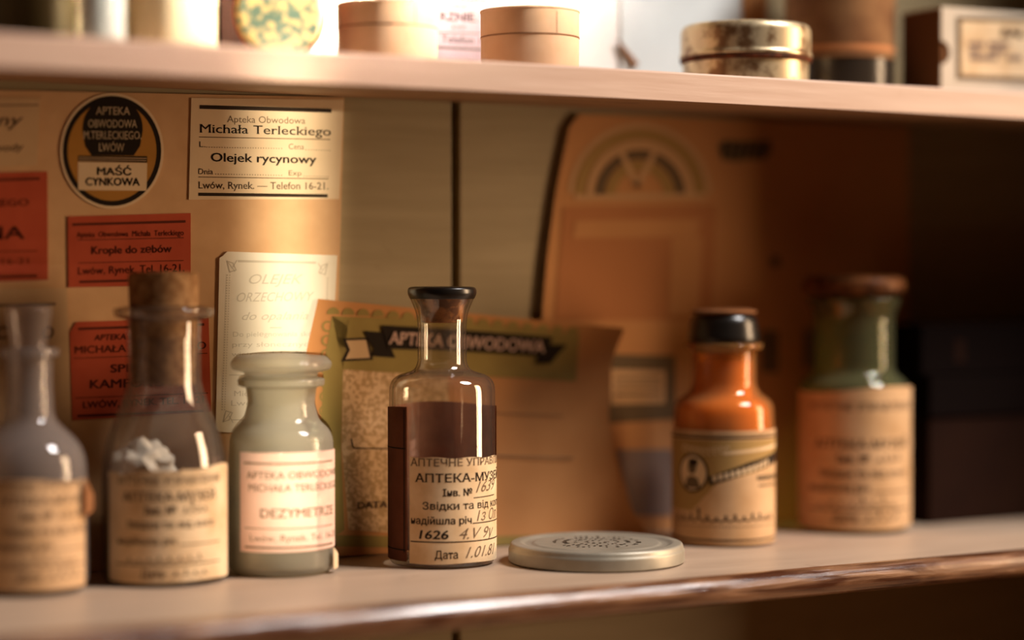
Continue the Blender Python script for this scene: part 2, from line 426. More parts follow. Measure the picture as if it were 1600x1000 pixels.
# ================================================================== THE CABINET
D = 0.165            # back boards
UF = 0.040           # front of the upper shelf
UZ0, UZ1 = 0.1425 + 0.0875, 0.1425 + 0.1018
XL, XR = -0.62, 0.527
fl = MB(); fl.box((-3, -4, -0.95), (3, 0.4, -0.9), 'floor'); tag(fl.build('floor'), kind='structure')
fl = MB(); fl.box((-3, 0.19, -0.9), (3, 0.3, 1.8), 'plaster'); tag(fl.build('wall_back'), kind='structure')
cab = empty('cabinet', (0, 0.1, -0.9))
tag(cab, 'old wooden pharmacy cabinet with two open shelves and olive back boards', 'cabinet')
crack = on_y(713, 300, D).x
for x0, x1 in ((XL, crack - 0.0029), (crack + 0.0021, XR)):
    b = MB(); b.box((x0, D, -0.9), (x1, D + 0.014, 0.75), 'backwood'); b.build('back_board', cab, bevel=0.0006)
b = MB(); b.box((XL, D + 0.0142, -0.9), (XR, D + 0.02, 0.75), 'gap'); b.build('backing', cab)
# lower shelf with a rounded, worn varnished front edge
TH = 0.0145
prof = [(D - 0.0002, 0.0), (0.004, 0.0)]
nose = [(0.004 - 0.0085 * math.sin(math.radians(a)), -TH / 2 + TH / 2 * math.cos(math.radians(a))) for a in range(15, 181, 15)]
prof += nose + [(D - 0.0002, -TH)]
b = MB(); b.prism_x(prof[::-1], XL, XR, None or ['under'] + ['varnish'] * (len(nose)) + ['shelf_top', 'backwood'])
sl = b.build('shelf', cab, smooth=True); tag(sl, 'lower shelf with greyish tan top and worn varnished edge')
# upper shelf: flat painted front, underside rising slightly to the back
prof = [(UF, UZ0), (UF, UZ1 - 0.001), (UF + 0.001, UZ1), (D - 0.0002, UZ1), (D - 0.0002, UZ0 + 0.0060), (UF + 0.002, UZ0 - 0.0003)]
b = MB(); b.prism_x(prof, XL, XR, ['shelf_pink', 'shelf_pink', 'shelf_pink', 'under', 'under', 'under'])
su = b.build('shelf', cab); tag(su, 'upper shelf with pinkish painted front')
for x0, x1 in ((XL - 0.02, XL - 0.0002), (XR + 0.0002, XR + 0.02)):
    b = MB(); b.box((x0, -0.022, -0.9), (x1, D + 0.02, 0.75), 'sidewood'); b.build('side_panel', cab, bevel=0.001)
b = MB(); b.box((XL - 0.02, -0.012, 0.7502), (XR + 0.02, D + 0.02, 0.77), 'sidewood'); b.build('top_panel', cab, bevel=0.001)
b = MB(); b.box((XL, 0.0, -0.32), (XR, D - 0.0002, -0.305), 'under'); b.build('shelf', cab)

# ================================================================== PAPERS ON THE LOWER BACK BOARDS
wall = lambda y: (lambda px, py, lift=0.0: on_y(px, py, y - lift))
Y1 = D - 0.0022      # face of the backing card
Y2 = Y1 - 0.0006     # face of the labels glued to it
def sheet_obj(name, label, cat, pts, m, mp, thick, draw=None, group=None):
    mb = MB(); SHEET(mb, mp, pts, m, thick)
    if draw: draw(mb, mp)
    o = mb.build(name); return tag(o, label, cat, group)
def bottom_px(px, y):   # pixel row where a plane y meets the shelf
    lo, hi = 600, 1000
    for _ in range(40):
        mid = (lo + hi) / 2
        if on_y(px, mid, y).z > 0.0004: lo = mid
        else: hi = mid
    return lo
sheet_obj('backing_card', 'large tan card behind the left bottles with printed labels glued on it', 'card',
          [(-140, 138), (538, 152), (534, 300), (529, 470), (524, bottom_px(524, Y1)), (-140, bottom_px(-140, Y1))], 'board', wall(Y1), 0.0020)

def d_ny(mb, mp):
    T(mb, mp, 'ny', -4, 197, 36, 196, 20, 'ink_soft', 0.01, 0.3); T(mb, mp, 'wody', -10, 237, 37, 235, 12, 'ink_soft', 0.01, 0.2)
    BAR(mb, mp, -60, 165, 60, 164, 2, 'ink_soft')
sheet_obj('paper_label', 'tan printed label in the top left corner ending in ny and wody', 'label', [(-90, 152), (63, 153), (58, 258), (-90, 262)], 'tan', wall(Y2), 0.0005, d_ny, 'labels on the left card')
def d_redleft(mb, mp):
    BAR(mb, mp, -60, 283, 62, 279, 4, 'ink_red'); T(mb, mp, 'CZEGO', -30, 323, 45, 321, 11, 'ink_red', 0.01)
    T(mb, mp, 'ZINA', -70, 375, 38, 373, 21, 'ink_red', 0.02); T(mb, mp, 'Tel. 16-21', -40, 414, 45, 412, 10, 'ink_red'); BAR(mb, mp, -60, 434, 58, 431, 4, 'ink_red')
    BAR(mb, mp, -60, 394, 58, 392, 1.5, 'ink_red')
sheet_obj('paper_label', 'dark red label at the left edge with large letters NA', 'label', [(-90, 271), (74, 268), (75, 437), (-90, 443)], 'red', wall(Y2), 0.0005, d_redleft, 'labels on the left card')
def d_low(mb, mp):
    BAR(mb, mp, -60, 479, 87, 475, 4, 'ink_soft'); T(mb, mp, 'C', -6, 530, 11, 529, 20, 'ink_soft', 0.02); T(mb, mp, 'O', 66, 530, 84, 528, 20, 'ink_soft', 0.02)
sheet_obj('paper_label', 'tan label behind the leftmost bottle neck with a dark bar across its top', 'label', [(-90, 453), (105, 450), (112, 690), (-90, 694)], 'tan', wall(Y2), 0.0005, d_low, 'labels on the left card')

def d_round(mb, mp):
    POLY(mb, mp, ring(175, 236, 77, 86), 'black', 0.00008)
    POLY(mb, mp, ring(175, 236, 69.5, 78), 'ochre', 0.00014)
    body = ring(176, 200, 47, 47, 0, 180, 24) + [(129, 205), (133, 228), (143, 243), (209, 243), (219, 228), (223, 205)]
    POLY(mb, mp, body, 'black', 0.0002)
    POLY(mb, mp, ring(175, 236, 77, 86, 70, 110, 12) + [(150, 168), (200, 168)], 'black', 0.00022)
    POLY(mb, mp, [(122, 243), (230, 244), (230, 254), (122, 252)], 'black', 0.0002); BAR(mb, mp, 123, 246, 229, 247.5, 1.2, 'tan', 0.00026); BAR(mb, mp, 123, 249.5, 229, 251, 1.0, 'tan', 0.00026)
    POLY(mb, mp, [(122, 253), (230, 254.5), (229, 298), (122, 297)], 'cream', 0.0002)
    for t, x0, x1, y in (('APTEKA', 150, 203, 179), ('OBWODOWA', 138, 214, 199), ('M.TERLECKIEGO.', 131, 221, 217), ('LWÓW', 155, 194, 236)):
        T(mb, mp, t, x0, y, x1, y + 0.5, 13, 'cream', 0.015, 0, 0.0003)
    T(mb, mp, 'MAŚĆ', 152, 273, 205, 274, 12, 'ink', 0.035, 0, 0.0003); T(mb, mp, 'CYNKOWA', 134, 289.5, 218, 290, 12.5, 'ink', 0.035, 0, 0.0003)
sheet_obj('round_label', 'round black and ochre label reading MASC CYNKOWA', 'label', ring(175, 236, 81, 90.5), 'cream', wall(Y2), 0.0005, d_round, 'labels on the left card')

def d_cream(mb, mp):
    i = 'ink_soft'
    BAR(mb, mp, 312, 167, 518, 173, 6, 'ink'); T(mb, mp, 'Apteka Obwodowa', 355, 191, 477, 193.5, 11, i)
    T(mb, mp, 'Michała Terleckiego', 312, 207, 517, 212, 14, 'ink', 0.006, serif=True); BAR(mb, mp, 311, 214, 516, 218, 1.4, i)
    T(mb, mp, 'L.', 311, 229.5, 321, 230, 9, 'ink', serif=True); DOTS(mb, mp, 323, 230, 440, 232, 4, 0.7, i); T(mb, mp, 'Cena', 451, 233, 475, 233.5, 9, i, serif=True); DOTS(mb, mp, 478, 234, 515, 235, 4, 0.7, i)
    T(mb, mp, 'Olejek rycynowy', 330, 252, 494, 255.5, 14, 'ink', 0.02); T(mb, mp, 'Dnia', 310, 272, 333, 272.5, 9.5, 'ink', serif=True)
    DOTS(mb, mp, 337, 272, 440, 274, 4, 0.7, i); T(mb, mp, 'Exp', 451, 274, 471, 274.5, 8.5, i); DOTS(mb, mp, 475, 275, 512, 276, 4, 0.7, i)
    BAR(mb, mp, 310, 276.5, 513, 279.5, 1.4, i); T(mb, mp, 'Lwów, Rynek. — Telefon 16-21.', 310, 294.5, 513, 296, 11.5, i, 0.008, serif=True); BAR(mb, mp, 310, 303.5, 512, 306, 5, 'ink')
sheet_obj('paper_label', 'cream rectangular label reading Olejek rycynowy right of the round label', 'label', [(299, 153), (537, 156), (530, 311), (295, 312)], 'cream', wall(Y2), 0.0005, d_cream, 'labels on the left card')

def d_red1(mb, mp):
    i = 'ink_red'
    BAR(mb, mp, 113, 351, 290, 346, 4, i); T(mb, mp, 'Apteka  Obwodowa  Michała  Terleckiego', 120, 371, 287, 367.5, 9, i, 0.012)
    BAR(mb, mp, 121, 375, 287, 371.5, 1.3, i); T(mb, mp, 'Krople do zębów', 143, 397, 268, 394, 12.5, i, 0.03); BAR(mb, mp, 122, 411, 287, 407, 1.3, i)
    T(mb, mp, 'Lwów, Rynek. Tel. 16-21.', 122, 429, 288, 424, 12.5, i, 0.012); BAR(mb, mp, 124, 440.5, 286, 436, 4, i)
sheet_obj('paper_label', 'red label reading Krople do zebow below the round label', 'label', [(106, 338), (298, 333), (298, 445), (107, 449)], 'red', wall(Y2), 0.0005, d_red1, 'labels on the left card')
def d_red2(mb, mp):
    i = 'ink_red'
    BAR(mb, mp, 122, 514, 319, 507, 4, i); T(mb, mp, 'APTEKA OBWODOWA', 147, 532, 290, 527, 9.5, i, 0.03, 0.15); T(mb, mp, 'MICHAŁA TERLECKIEGO', 117, 552.5, 322, 545, 12, i, 0.02)
    BAR(mb, mp, 115, 560, 324, 552, 1.3, i); T(mb, mp, 'SPIRYTUS', 173, 582, 275, 578, 13, i, 0.03); T(mb, mp, 'KAMFOROWY', 141, 607, 300, 602, 14, i, 0.025)
    BAR(mb, mp, 117, 622, 325, 614, 1.3, i); T(mb, mp, 'LWÓW, RYNEK. TEL. 16-21', 130, 638, 318, 629, 11, i, 0.03); BAR(mb, mp, 121, 650, 318, 642, 4, i)
sheet_obj('paper_label', 'red label partly behind the corked bottle with letters KAM', 'label', [(119, 503), (326, 497), (330, 643), (113, 657), (109, 520)], 'red', wall(Y2), 0.0005, d_red2, 'labels on the left card')

def d_white(mb, mp):
    i = 'ink_pale'  # pale ink; its colour also paints in the veil's loss of contrast
    BAR(mb, mp, 372, 408, 494, 410.5, 3.5, i); DOTS(mb, mp, 355, 430, 347, 640, 4, 1.1, i); DOTS(mb, mp, 359, 430, 351, 640, 4, 0.8, i); DOTS(mb, mp, 512, 435, 506, 640, 4, 1.1, i)
    for x, y, sx, sy in ((362, 415, 1, 1), (505, 419, -1, 1), (356, 652, 1, -1)):
        STROKE(mb, mp, [(x - 7 * sx, y - 7 * sy), (x + 2 * sx, y - 4 * sy), (x + 7 * sx, y + 7 * sy), (x - 3 * sx, y + 10 * sy), (x - 7 * sx, y - 7 * sy)], 1.6, i)
        STROKE(mb, mp, [(x - 7 * sx, y - 7 * sy), (x + 5 * sx, y + 9 * sy)], 1.2, i); STROKE(mb, mp, [(x + 8 * sx, y - 8 * sy), (x + 2 * sx, y + 2 * sy)], 1.4, i)
    T(mb, mp, 'OLEJEK', 389, 443.5, 474, 443.5, 16, i, 0, 0.35); T(mb, mp, 'ORZECHOWY', 370, 471.5, 491, 470, 15, i, 0, 0.35); T(mb, mp, 'do opalania', 378, 500, 482, 499, 13, i, 0, 0.35)
    BAR(mb, mp, 422, 512, 440, 512, 1.6, i); T(mb, mp, 'Do pielęgnowania skóry', 364, 526, 500, 525, 8, i); T(mb, mp, 'przy słonecznych i', 363, 542, 500, 541, 8, i); T(mb, mp, 'wietrznych kąpielach', 362, 557, 498, 556, 8, i)
    BAR(mb, mp, 358, 586, 500, 586, 1.2, i); T(mb, mp, 'Michała Terleckiego', 366, 619, 496, 618, 9, i); T(mb, mp, 'Lwów, Rynek', 361, 634, 470, 633, 9, i); BAR(mb, mp, 362, 656, 495, 656, 1.5, i)
sheet_obj('paper_label', 'white ornamented label reading OLEJEK ORZECHOWY behind the greenish glass jar', 'label', [(355, 393), (527, 399), (522, 500), (518, 681), (341, 675), (337, 669), (343, 403), (348, 400)], 'white', wall(Y2 - 0.0004), 0.0009, d_white, 'labels on the left card')

# ---- leaning sheet with the black banner
def g_lean(x, z):
    y = 0.1500 + 0.0105 * max(0.0, min(1.0, z / 0.13))
    x0 = 0.146
    if x > x0: y -= 0.0135 * min(1.6, ((x - x0) / 0.045)) ** 2
    return max(y, 0.118)
lean = field_map(g_lean)
def l_left(t):  # t: 0 top .. 1 bottom
    xs = [(0, 497, 467), (0.2, 478, 552), (0.45, 470, 650), (1, 478, 871)]
    return interp(xs, t)
def l_right(t):
    xs = [(0, 976, 513), (0.15, 955, 565), (0.4, 951, 655), (0.7, 968, 760), (1, 1024, 0)]
    p = interp(xs[:-1] + [(1, 1016, 846)], t); return p
def interp(xs, t):
    for (a, x0, y0), (b, x1, y1) in zip(xs, xs[1:]):
        if t <= b: q = (t - a) / (b - a); return (x0 + (x1 - x0) * q, y0 + (y1 - y0) * q)
    return xs[-1][1:]
mb = MB()
def bowed(f):   # top edge sags to the right as in the photo
    return f
GRIDSHEET(mb, lean, l_left, l_right, 0, 1, 30, 24, 'lean', 0.0005)
# clamp anything below the shelf
def band(pts, m, lift): # subdivided polygon strip between two polylines of equal length
    (A, B) = pts; vs, fs = [], []
    n = 16
    def samp(L, q):
        k = q * (len(L) - 1); i = min(int(k), len(L) - 2); r = k - i
        return (L[i][0] + (L[i + 1][0] - L[i][0]) * r, L[i][1] + (L[i + 1][1] - L[i][1]) * r)
    for k in range(n + 1):
        vs += [lean(*samp(A, k / n), lift), lean(*samp(B, k / n), lift)]
    for k in range(n): fs.append((2 * k, 2 * k + 1, 2 * k + 3, 2 * k + 2))
    mb.add(vs, fs, m)
band(([(519, 494), (640, 498), (760, 508), (905, 524)], [(536, 577), (640, 584), (760, 588), (900, 596)]), 'olive', 0.00025)
band(([(519, 494), (506, 570), (500, 700), (508, 850)], [(545, 500), (536, 577), (533, 700), (538, 828)]), 'olive', 0.00025)
band(([(508, 836), (640, 838), (760, 838), (900, 836)], [(509, 853), (640, 856), (760, 856), (905, 850)]), 'olive', 0.00025)
band(([(536, 577), (534, 700), (545, 828)], [(605, 582), (606, 700), (606, 832)]), 'speckle', 0.0003)
band(([(605, 582), (606, 700), (606, 832)], [(700, 587), (702, 700), (702, 834)]), 'speckle', 0.0003)
for k in range(17):   # scalloped trim above the olive border
    q = k / 16; x = 521 + (895 - 521) * q; y = 491 + 31 * q ** 1.25
    ARC(mb, lean, x, y, 10, 11, 10, 0, 180, 'olive', 0.00035, 8)
for k in range(14):
    y = 510 + k * 22
    ARC(mb, lean, 512 - k * 0.8, y, 9, 9, 3, 60, 300, 'olive', 0.00035, 8)
POLY(mb, lean, [(536, 529), (575, 527), (583, 562), (533, 565), (542, 547)], 'ink', 0.00045); POLY(mb, lean, [(541, 532), (572, 531), (578, 559), (540, 561), (547, 547)], 'tan', 0.0006)
POLY(mb, lean, [(568, 517), (600, 519), (618, 559), (580, 556), (584, 545)], 'black', 0.0007)
BANN = ([(596, 508), (690, 513), (780, 520), (864, 527)], [(606, 545), (690, 547), (780, 552), (852, 557)])
band(BANN, 'black', 0.0010)
POLY(mb, lean, [(846, 538), (886, 539), (873, 553), (860, 568), (836, 567), (842, 556)], 'black', 0.0012)
T(mb, lean, 'APTEKA OBWODOWA', 608, 537, 850, 551, 20, 'pink', 0.03, 0.12, 0.0016)
STROKE(mb, lean, [(549, 686), (552, 700), (690, 703)], 1.8, 'ink', 0.0006); T(mb, lean, 'DATA', 559, 795, 606, 793, 11, 'ink_soft', 0.02, 0, 0.0006); BAR(mb, lean, 612, 796, 700, 797, 1.5, 'ink_soft', 0.0006)
STROKE(mb, lean, [(650, 640), (760, 645), (880, 650)], 1.2, 'ink_soft', 0.0006)
STROKE(mb, lean, [(760, 712), (895, 716)], 2.0, 'ink_soft', 0.0006)
o = mb.build('printed_sheet', smooth=True)
tag(o, 'pinkish sheet with olive border and black APTEKA OBWODOWA banner leaning behind the middle bottle', 'sheet')

# ---- tall brown poster with a free left edge
def g_post(x, z):
    y = 0.1618
    xe = 0.155
    if x < xe: y -= 0.016 * min(1.0, ((xe - x) / 0.06)) ** 2
    return y
post = field_map(g_post)
mb = MB()
def p_left(t): return interp([(0, 905, 178), (0.02, 892, 184), (0.18, 868, 300), (0.33, 855, 400), (0.46, 848, 480), (1, 838, 862)], t)
def p_right(t): return interp([(0, 1420, 196), (1, 1420, bottom_px(1420, 0.1618))], t)
GRIDSHEET(mb, post, p_left, p_right, 0, 1, 30, 24, 'poster', 0.0004)
def strip(pts2, m, lift, mp=post):
    (A, B) = pts2; n = 10; vs, fs = [], []
    for k in range(n + 1):
        q = k / n
        vs += [mp(A[0][0] + (A[1][0] - A[0][0]) * q, A[0][1] + (A[1][1] - A[0][1]) * q, lift), mp(B[0][0] + (B[1][0] - B[0][0]) * q, B[0][1] + (B[1][1] - B[0][1]) * q, lift)]
    for k in range(n): fs.append((2 * k, 2 * k + 1, 2 * k + 3, 2 * k + 2))
    mb.add(vs, fs, m)
for rx, t, m, lf in ((112, 8, 'poster_pale', 0.0003), (102, 16, 'poster_olive', 0.0003), (84, 12, 'poster_pale', 0.0003), (70, 14, 'grey_print', 0.0003), (54, 16, 'poster_olive', 0.0003)):
    ARC(mb, post, 1000, 306, rx, rx * 1.02, t, 2, 178, m, lf)
STROKE(mb, post, [(972, 240), (996, 290), (1022, 240)], 9, 'poster_pale', 0.0004)
STROKE(mb, post, [(900, 308), (1100, 306)], 8, 'poster_pale', 0.0004)
strip((((880, 324), (1118, 320)), ((866, 500), (1112, 500))), 'poster_red', 0.0003)
strip((((900, 345), (1095, 342)), ((895, 372), (1090, 370))), 'poster', 0.0005)
strip((((1050, 372), (1098, 370)), ((1046, 492), (1092, 492))), 'poster', 0.0005)
POLY(mb, post, [(1122, 228), (1130, 219), (1165, 221), (1204, 219), (1206, 236), (1194, 250), (1168, 249), (1150, 253), (1128, 249)], 'grey_print', 0.0004)
for q in range(6): STROKE(mb, post, [(1130 + q * 12, 247), (1133 + q * 13, 223)], 4, 'ink', 0.0006)
strip((((945, 553), (1055, 556)), ((945, 662), (1055, 655))), 'grey_print', 0.0003)
strip((((955, 577), (1040, 579)), ((955, 632), (1040, 630))), 'poster_pale', 0.0005)
for yy in (590, 602, 616): STROKE(mb, post, [(962, yy), (1032, yy)], 4, 'grey_print', 0.0007)
strip((((962, 702), (1055, 702)), ((990, 806), (1056, 806))), 'bluegrey', 0.0003)
strip((((1188, 516), (1216, 517)), ((1190, 582), (1216, 583))), 'grey_print', 0.0003)
POLY(mb, post, ring(1211, 409, 8, 9), 'grey_print', 0.0003)
strip((((1255, 515), (1420, 520)), ((1255, 575), (1420, 575))), 'bluegrey', 0.0003)
o = mb.build('poster', smooth=True)
tag(o, 'tall brown poster with an arched emblem standing behind the amber bottle', 'poster')

# ================================================================== BOTTLES
class Bottle:
    def __init__(s, name, cx, cy, label, cat, rpx, group='old pharmacy bottles on the lower shelf'):
        s.p = on_shelf(cx, cy); s.p.z = 0.0003
        s.F = depth(s.p); s.k = s.F / FPX; s.cx, s.cy = cx, cy
        s.root = empty(name, s.p); tag(s.root, label, cat, group)
        s.r = rpx * s.k
        v = CAM - s.p; s.az = math.atan2(v.y, v.x)       # towards the camera
        s.kf = (s.F - s.r) / FPX; s.fy = s.cy + (s.p - s.p).length
        # row of the base's front edge
        s.fy = 435 + 0.1422 * FPX / (s.F - s.r)
    def z(s, py): return (s.cy - py) * s.k
    def prof(s, pts):   # (r px, row, corner px)
        return fillet([(a * s.k, s.z(b), (c[0] * s.k if c else 0)) for a, b, *c in pts])
    def cyl(s, r=None):
        r = r or s.r
        def f(sx, py, lift=0.0):
            a = s.az + sx * s.k / r
            return Vector((s.p.x + (r + lift) * math.cos(a), s.p.y + (r + lift) * math.sin(a), max(0.0006, (s.fy - py) * s.kf)))
        return f
    def arc(s, px):     # column in the photo to arc distance from the front line, in pixels
        q = max(-1, min(1, (px - s.cx) / (s.r / s.k)))
        return math.asin(q) * s.r / s.k
    def label(s, name, s0, s1, top, bot, m, draw, lift=0.0005, thick=0.0003, r=None, ns=40, nz=10, label=None, m_in=None):
        mb = MB(); mp = s.cyl(r)
        tf = top if callable(top) else (lambda q: top); bf = bot if callable(bot) else (lambda q: bot)
        for off in (lift, lift - thick):
            vs, fs = [], []
            for i in range(ns + 1):
                q = i / ns
                for j in range(nz + 1): vs.append(mp(s0 + (s1 - s0) * q, tf(q) + (bf(q) - tf(q)) * j / nz, off))
            for i in range(ns):
                for j in range(nz):
                    k = i * (nz + 1) + j
                    fs.append((k, k + 1, k + nz + 2, k + nz + 1) if off == lift else (k, k + nz + 1, k + nz + 2, k + 1))
            mb.add(vs, fs, m if off == lift else (m_in or m))
        inked = lambda x, y, l=0.0: mp(x, y, lift + l)
        inked.curved = True
        if draw: draw(mb, inked)
        o = mb.build(name, s.root, smooth=True)
        if label: o['label'] = label
        return o
    def lathe(s, name, prof, m, label=None, seg=96, wob=None):
        mb = MB(); mb.lathe(s.p, prof, m, seg, wob); o = mb.build(name, s.root, smooth=True, fixn=True)
        if label: o['label'] = label
        return o
    def glass(s, outer, t, m, name='glass_body'):
        """outer: (r px, row, corner) from the foot up to the lip; the inside follows at wall thickness t px"""
        o = s.prof([(0, s.cy + 0.0)] + outer)
        inn = []
        for i, (a, b, *c) in enumerate(outer):
            if i == 0: inn.append((a - t, s.cy - t * 2.2, *(c or ())))
            elif i == len(outer) - 1: inn.append((a - t, b, 0))
            else: inn.append((max(2, a - t), b + (t * 0.2 if i == 1 else 0), *(c or ())))
        inn = s.prof([(0, s.cy - t * 2.2)] + inn)
        return s.lathe(name, o + inn[::-1], m)

def museum(mb, mp, a, b, rows, hs, m='ink', hand=True, seed=1):
    """the museum's printed form; rows give the baseline of each of its lines"""
    w = b - a
    T(mb, mp, 'АПТЕЧНЕ УПРАВЛІННЯ', a + w * .02, rows[0], b, rows[0], hs * .95, m, serif=True)
    T(mb, mp, 'АПТЕКА-МУЗЕЙ', a + w * .08, rows[1], b - w * .06, rows[1], hs * 1.05, m, 0.012, serif=True)
    T(mb, mp, 'Інв. №', a + w * .28, rows[2], a + w * .55, rows[2], hs * .9, m, 0.02, serif=True)
    T(mb, mp, 'Звідки та від кого', a + w * .12, rows[3], b - w * .08, rows[3], hs * .85, m, 0.01, serif=True)
    T(mb, mp, 'надійшла річ', a + w * .02, rows[4], a + w * .55, rows[4], hs * .85, m, 0.01, serif=True)
    BAR(mb, mp, a + w * .58, rows[4] + 1, b, rows[4] + 1, 1.5, m); BAR(mb, mp, a, rows[5] + 3, b, rows[5] + 3, 1.8, m)
    T(mb, mp, 'Дата', a + w * .25, rows[6], a + w * .45, rows[6], hs * .95, m, 0.01, serif=True)
    SCRIBBLE(mb, mp, a + w * .6, rows[2], a + w * .85, rows[2] - 2, hs * .9, 4, 1.3, m, seed)
    SCRIBBLE(mb, mp, a + w * .1, rows[5], a + w * .8, rows[5] - 2, hs * .8, 8, 1.3, m, seed + 1)
    SCRIBBLE(mb, mp, a + w * .5, rows[6], a + w * .85, rows[6] - 2, hs * .9, 4, 1.3, m, seed + 2)

# ---- 1: dusty bottle at the left edge
B = Bottle('bottle', 47, 921, 'dusty grey glass bottle with flat stopper at the left edge of the shelf', 'bottle', 90)
B.glass([(84, 921, 6), (90, 908, 8), (89, 760, 8), (86, 700, 40), (38, 655, 14), (35, 600, 4), (36, 558, 3), (46, 556, 2), (46, 545, 2), (34, 543)], 6, 'g_grey')
B.lathe('stopper', B.prof([(0, 640), (24, 640, 2), (27, 548), (27, 535, 3), (33, 500, 4), (36, 482, 3), (30, 477, 2), (0, 476)]), 'g_grey', 'ground glass stopper')
B.label('label', -140, 98, lambda q: 752 + 3 * math.sin(q * 9), lambda q: 924, 'mlabel_brown',
        lambda mb, mp: museum(mb, mp, -60, 110, [766, 789, 812, 836, 860, 884, 908], 13, 'ink_soft', True, 3), lift=0.0012, label='brown museum label')
B.label('label_flap', 86, 116, lambda q: 752 + 30 * q, lambda q: 812 - 6 * q, 'stain', None, lift=0.0034, label='peeling brown label corner')

# ---- 2: corked clear bottle
B = Bottle('bottle', 257, 905, 'clear glass bottle with a tall cork and cotton inside left of the disc stoppered jar', 'bottle', 97)
B.glass([(90, 905, 7), (97, 892, 8), (97, 755, 10), (92, 690, 50), (66, 628, 26), (57, 595, 8), (57, 500, 3), (76, 494, 3), (78, 482, 3), (56, 478)], 6, 'g_clear2')
B.lathe('cork', B.prof([(0, 600), (48, 600, 2), (55, 430, 5), (50, 425, 3), (0, 424)]), 'cork', 'tall brown cork')
mb = MB(); cpos = B.p + Vector((0, 0, B.z(742))) + (-RIGHT) * 0.010
bm = bmesh.new(); bmesh.ops.create_icosphere(bm, subdivisions=4, radius=1.0)
vs = []
for v in bm.verts:
    n_ = 1 + 0.28 * noise.noise(v.co * 2.2) + 0.12 * noise.noise(v.co * 6)
    vs.append((cpos.x + v.co.x * n_ * 0.0145, cpos.y + v.co.y * n_ * 0.0145, cpos.z + v.co.z * n_ * 0.0125 + 0.0035))
mb.add(vs, [[l.index for l in f.verts] for f in bm.faces], 'cotton'); bm.free()
mb.build('cotton_wad', B.root, smooth=True)['label'] = 'white cotton wad inside'
mb = MB(); mb.lathe(B.p, B.prof([(0, 890), (86, 890, 3), (87, 758), (0, 752)]), 'stain', 64); mb.build('contents', B.root, smooth=True, fixn=True)['label'] = 'brown powder inside'
B.label('label', -98, 142, lambda q: 738 + 3 * math.sin(q * 13) + (0 if q < 0.52 else -6), lambda q: 911 + 1.5 * math.sin(q * 7), 'mlabel',
        lambda mb, mp: museum(mb, mp, -80, 98, [757, 783, 803, 825, 851, 880, 903], 13.5, 'ink', True, 11), label='cream museum label')

# ---- 3: stoppered jar, a reflected veil painted into its glass
B = Bottle('bottle', 440, 893, 'greenish glass bottle with a flat disc stopper and pink label', 'bottle', 82)
B.glass([(76, 893, 6), (82, 882, 7), (82, 720, 8), (80, 676, 34), (58, 655, 8), (52, 630, 4), (55, 605, 3), (67, 602, 2), (68, 592, 2), (56, 588)], 5, 'g_veil')
B.lathe('stopper', B.prof([(0, 640), (42, 640, 2), (50, 596, 2), (55, 590), (58, 582, 2), (76, 577, 3), (80, 567, 6), (70, 556, 5), (30, 553), (0, 552)]), 'g_veil', 'flat disc glass stopper')
def d_pink(mb, mp):
    i = 'ink_soft'
    BAR(mb, mp, -62, 724, 100, 724, 3, i); T(mb, mp, 'APTEKA OBWODOWA', -56, 748, 120, 748, 12, i, 0.01); T(mb, mp, 'MICHAŁA TERLECKIEGO', -52, 768, 120, 768, 12, i, 0.01)
    T(mb, mp, 'DEZYMETRZE', -32, 809, 100, 809, 15, i, 0.02); BAR(mb, mp, -60, 826, 100, 826, 1.5, i); T(mb, mp, 'Lwów, Rynek. Tel. 16-21', -50, 846, 110, 846, 11, i); BAR(mb, mp, -60, 856, 100, 856, 3, i)
B.label('label', -70, 118, 707, lambda q: 864 - 2 * q, 'pink', d_pink, label='pink printed label')
B.label('paper_remnant', 92, 116, lambda q: 862 + 14 * q, 897, 'mlabel', None, lift=0.0022)

# ---- 4: the middle bottle in focus
B = Bottle('bottle', 691, 879, 'clear glass bottle with dark rim and cream museum label in the middle of the shelf', 'bottle', 83)
B.glass([(79, 879, 4), (83, 872, 4), (83, 640, 6), (82.5, 590, 34), (44, 578, 6), (38.5, 566, 5), (38, 512, 10), (40, 490, 14), (50, 466, 4), (53, 459, 4), (52, 452, 3), (45, 450)], 4.5, 'g_clear')
def cw(a, z): return 1 + 0.01 * math.sin(a * 5 + z * 300) 
B.lathe('cork', B.prof([(0, 503), (31, 504, 2), (32.5, 500), (33.5, 480), (42, 466), (46, 455.5), (0, 455.5)]), 'amber_cork', 'dark resin stained cork', wob=lambda a, z: 1 + (0.012 * math.sin(a * 7)))
B.lathe('sealed_rim', B.prof([(46.5, 466.5), (50.3, 467, 1.5), (54.3, 458, 4), (53, 449, 4), (44, 447.5, 2), (0, 448.5), (0, 455), (45, 455.2), (46.5, 466.5)]), 'darkstop', 'black glossy sealing wax rim')
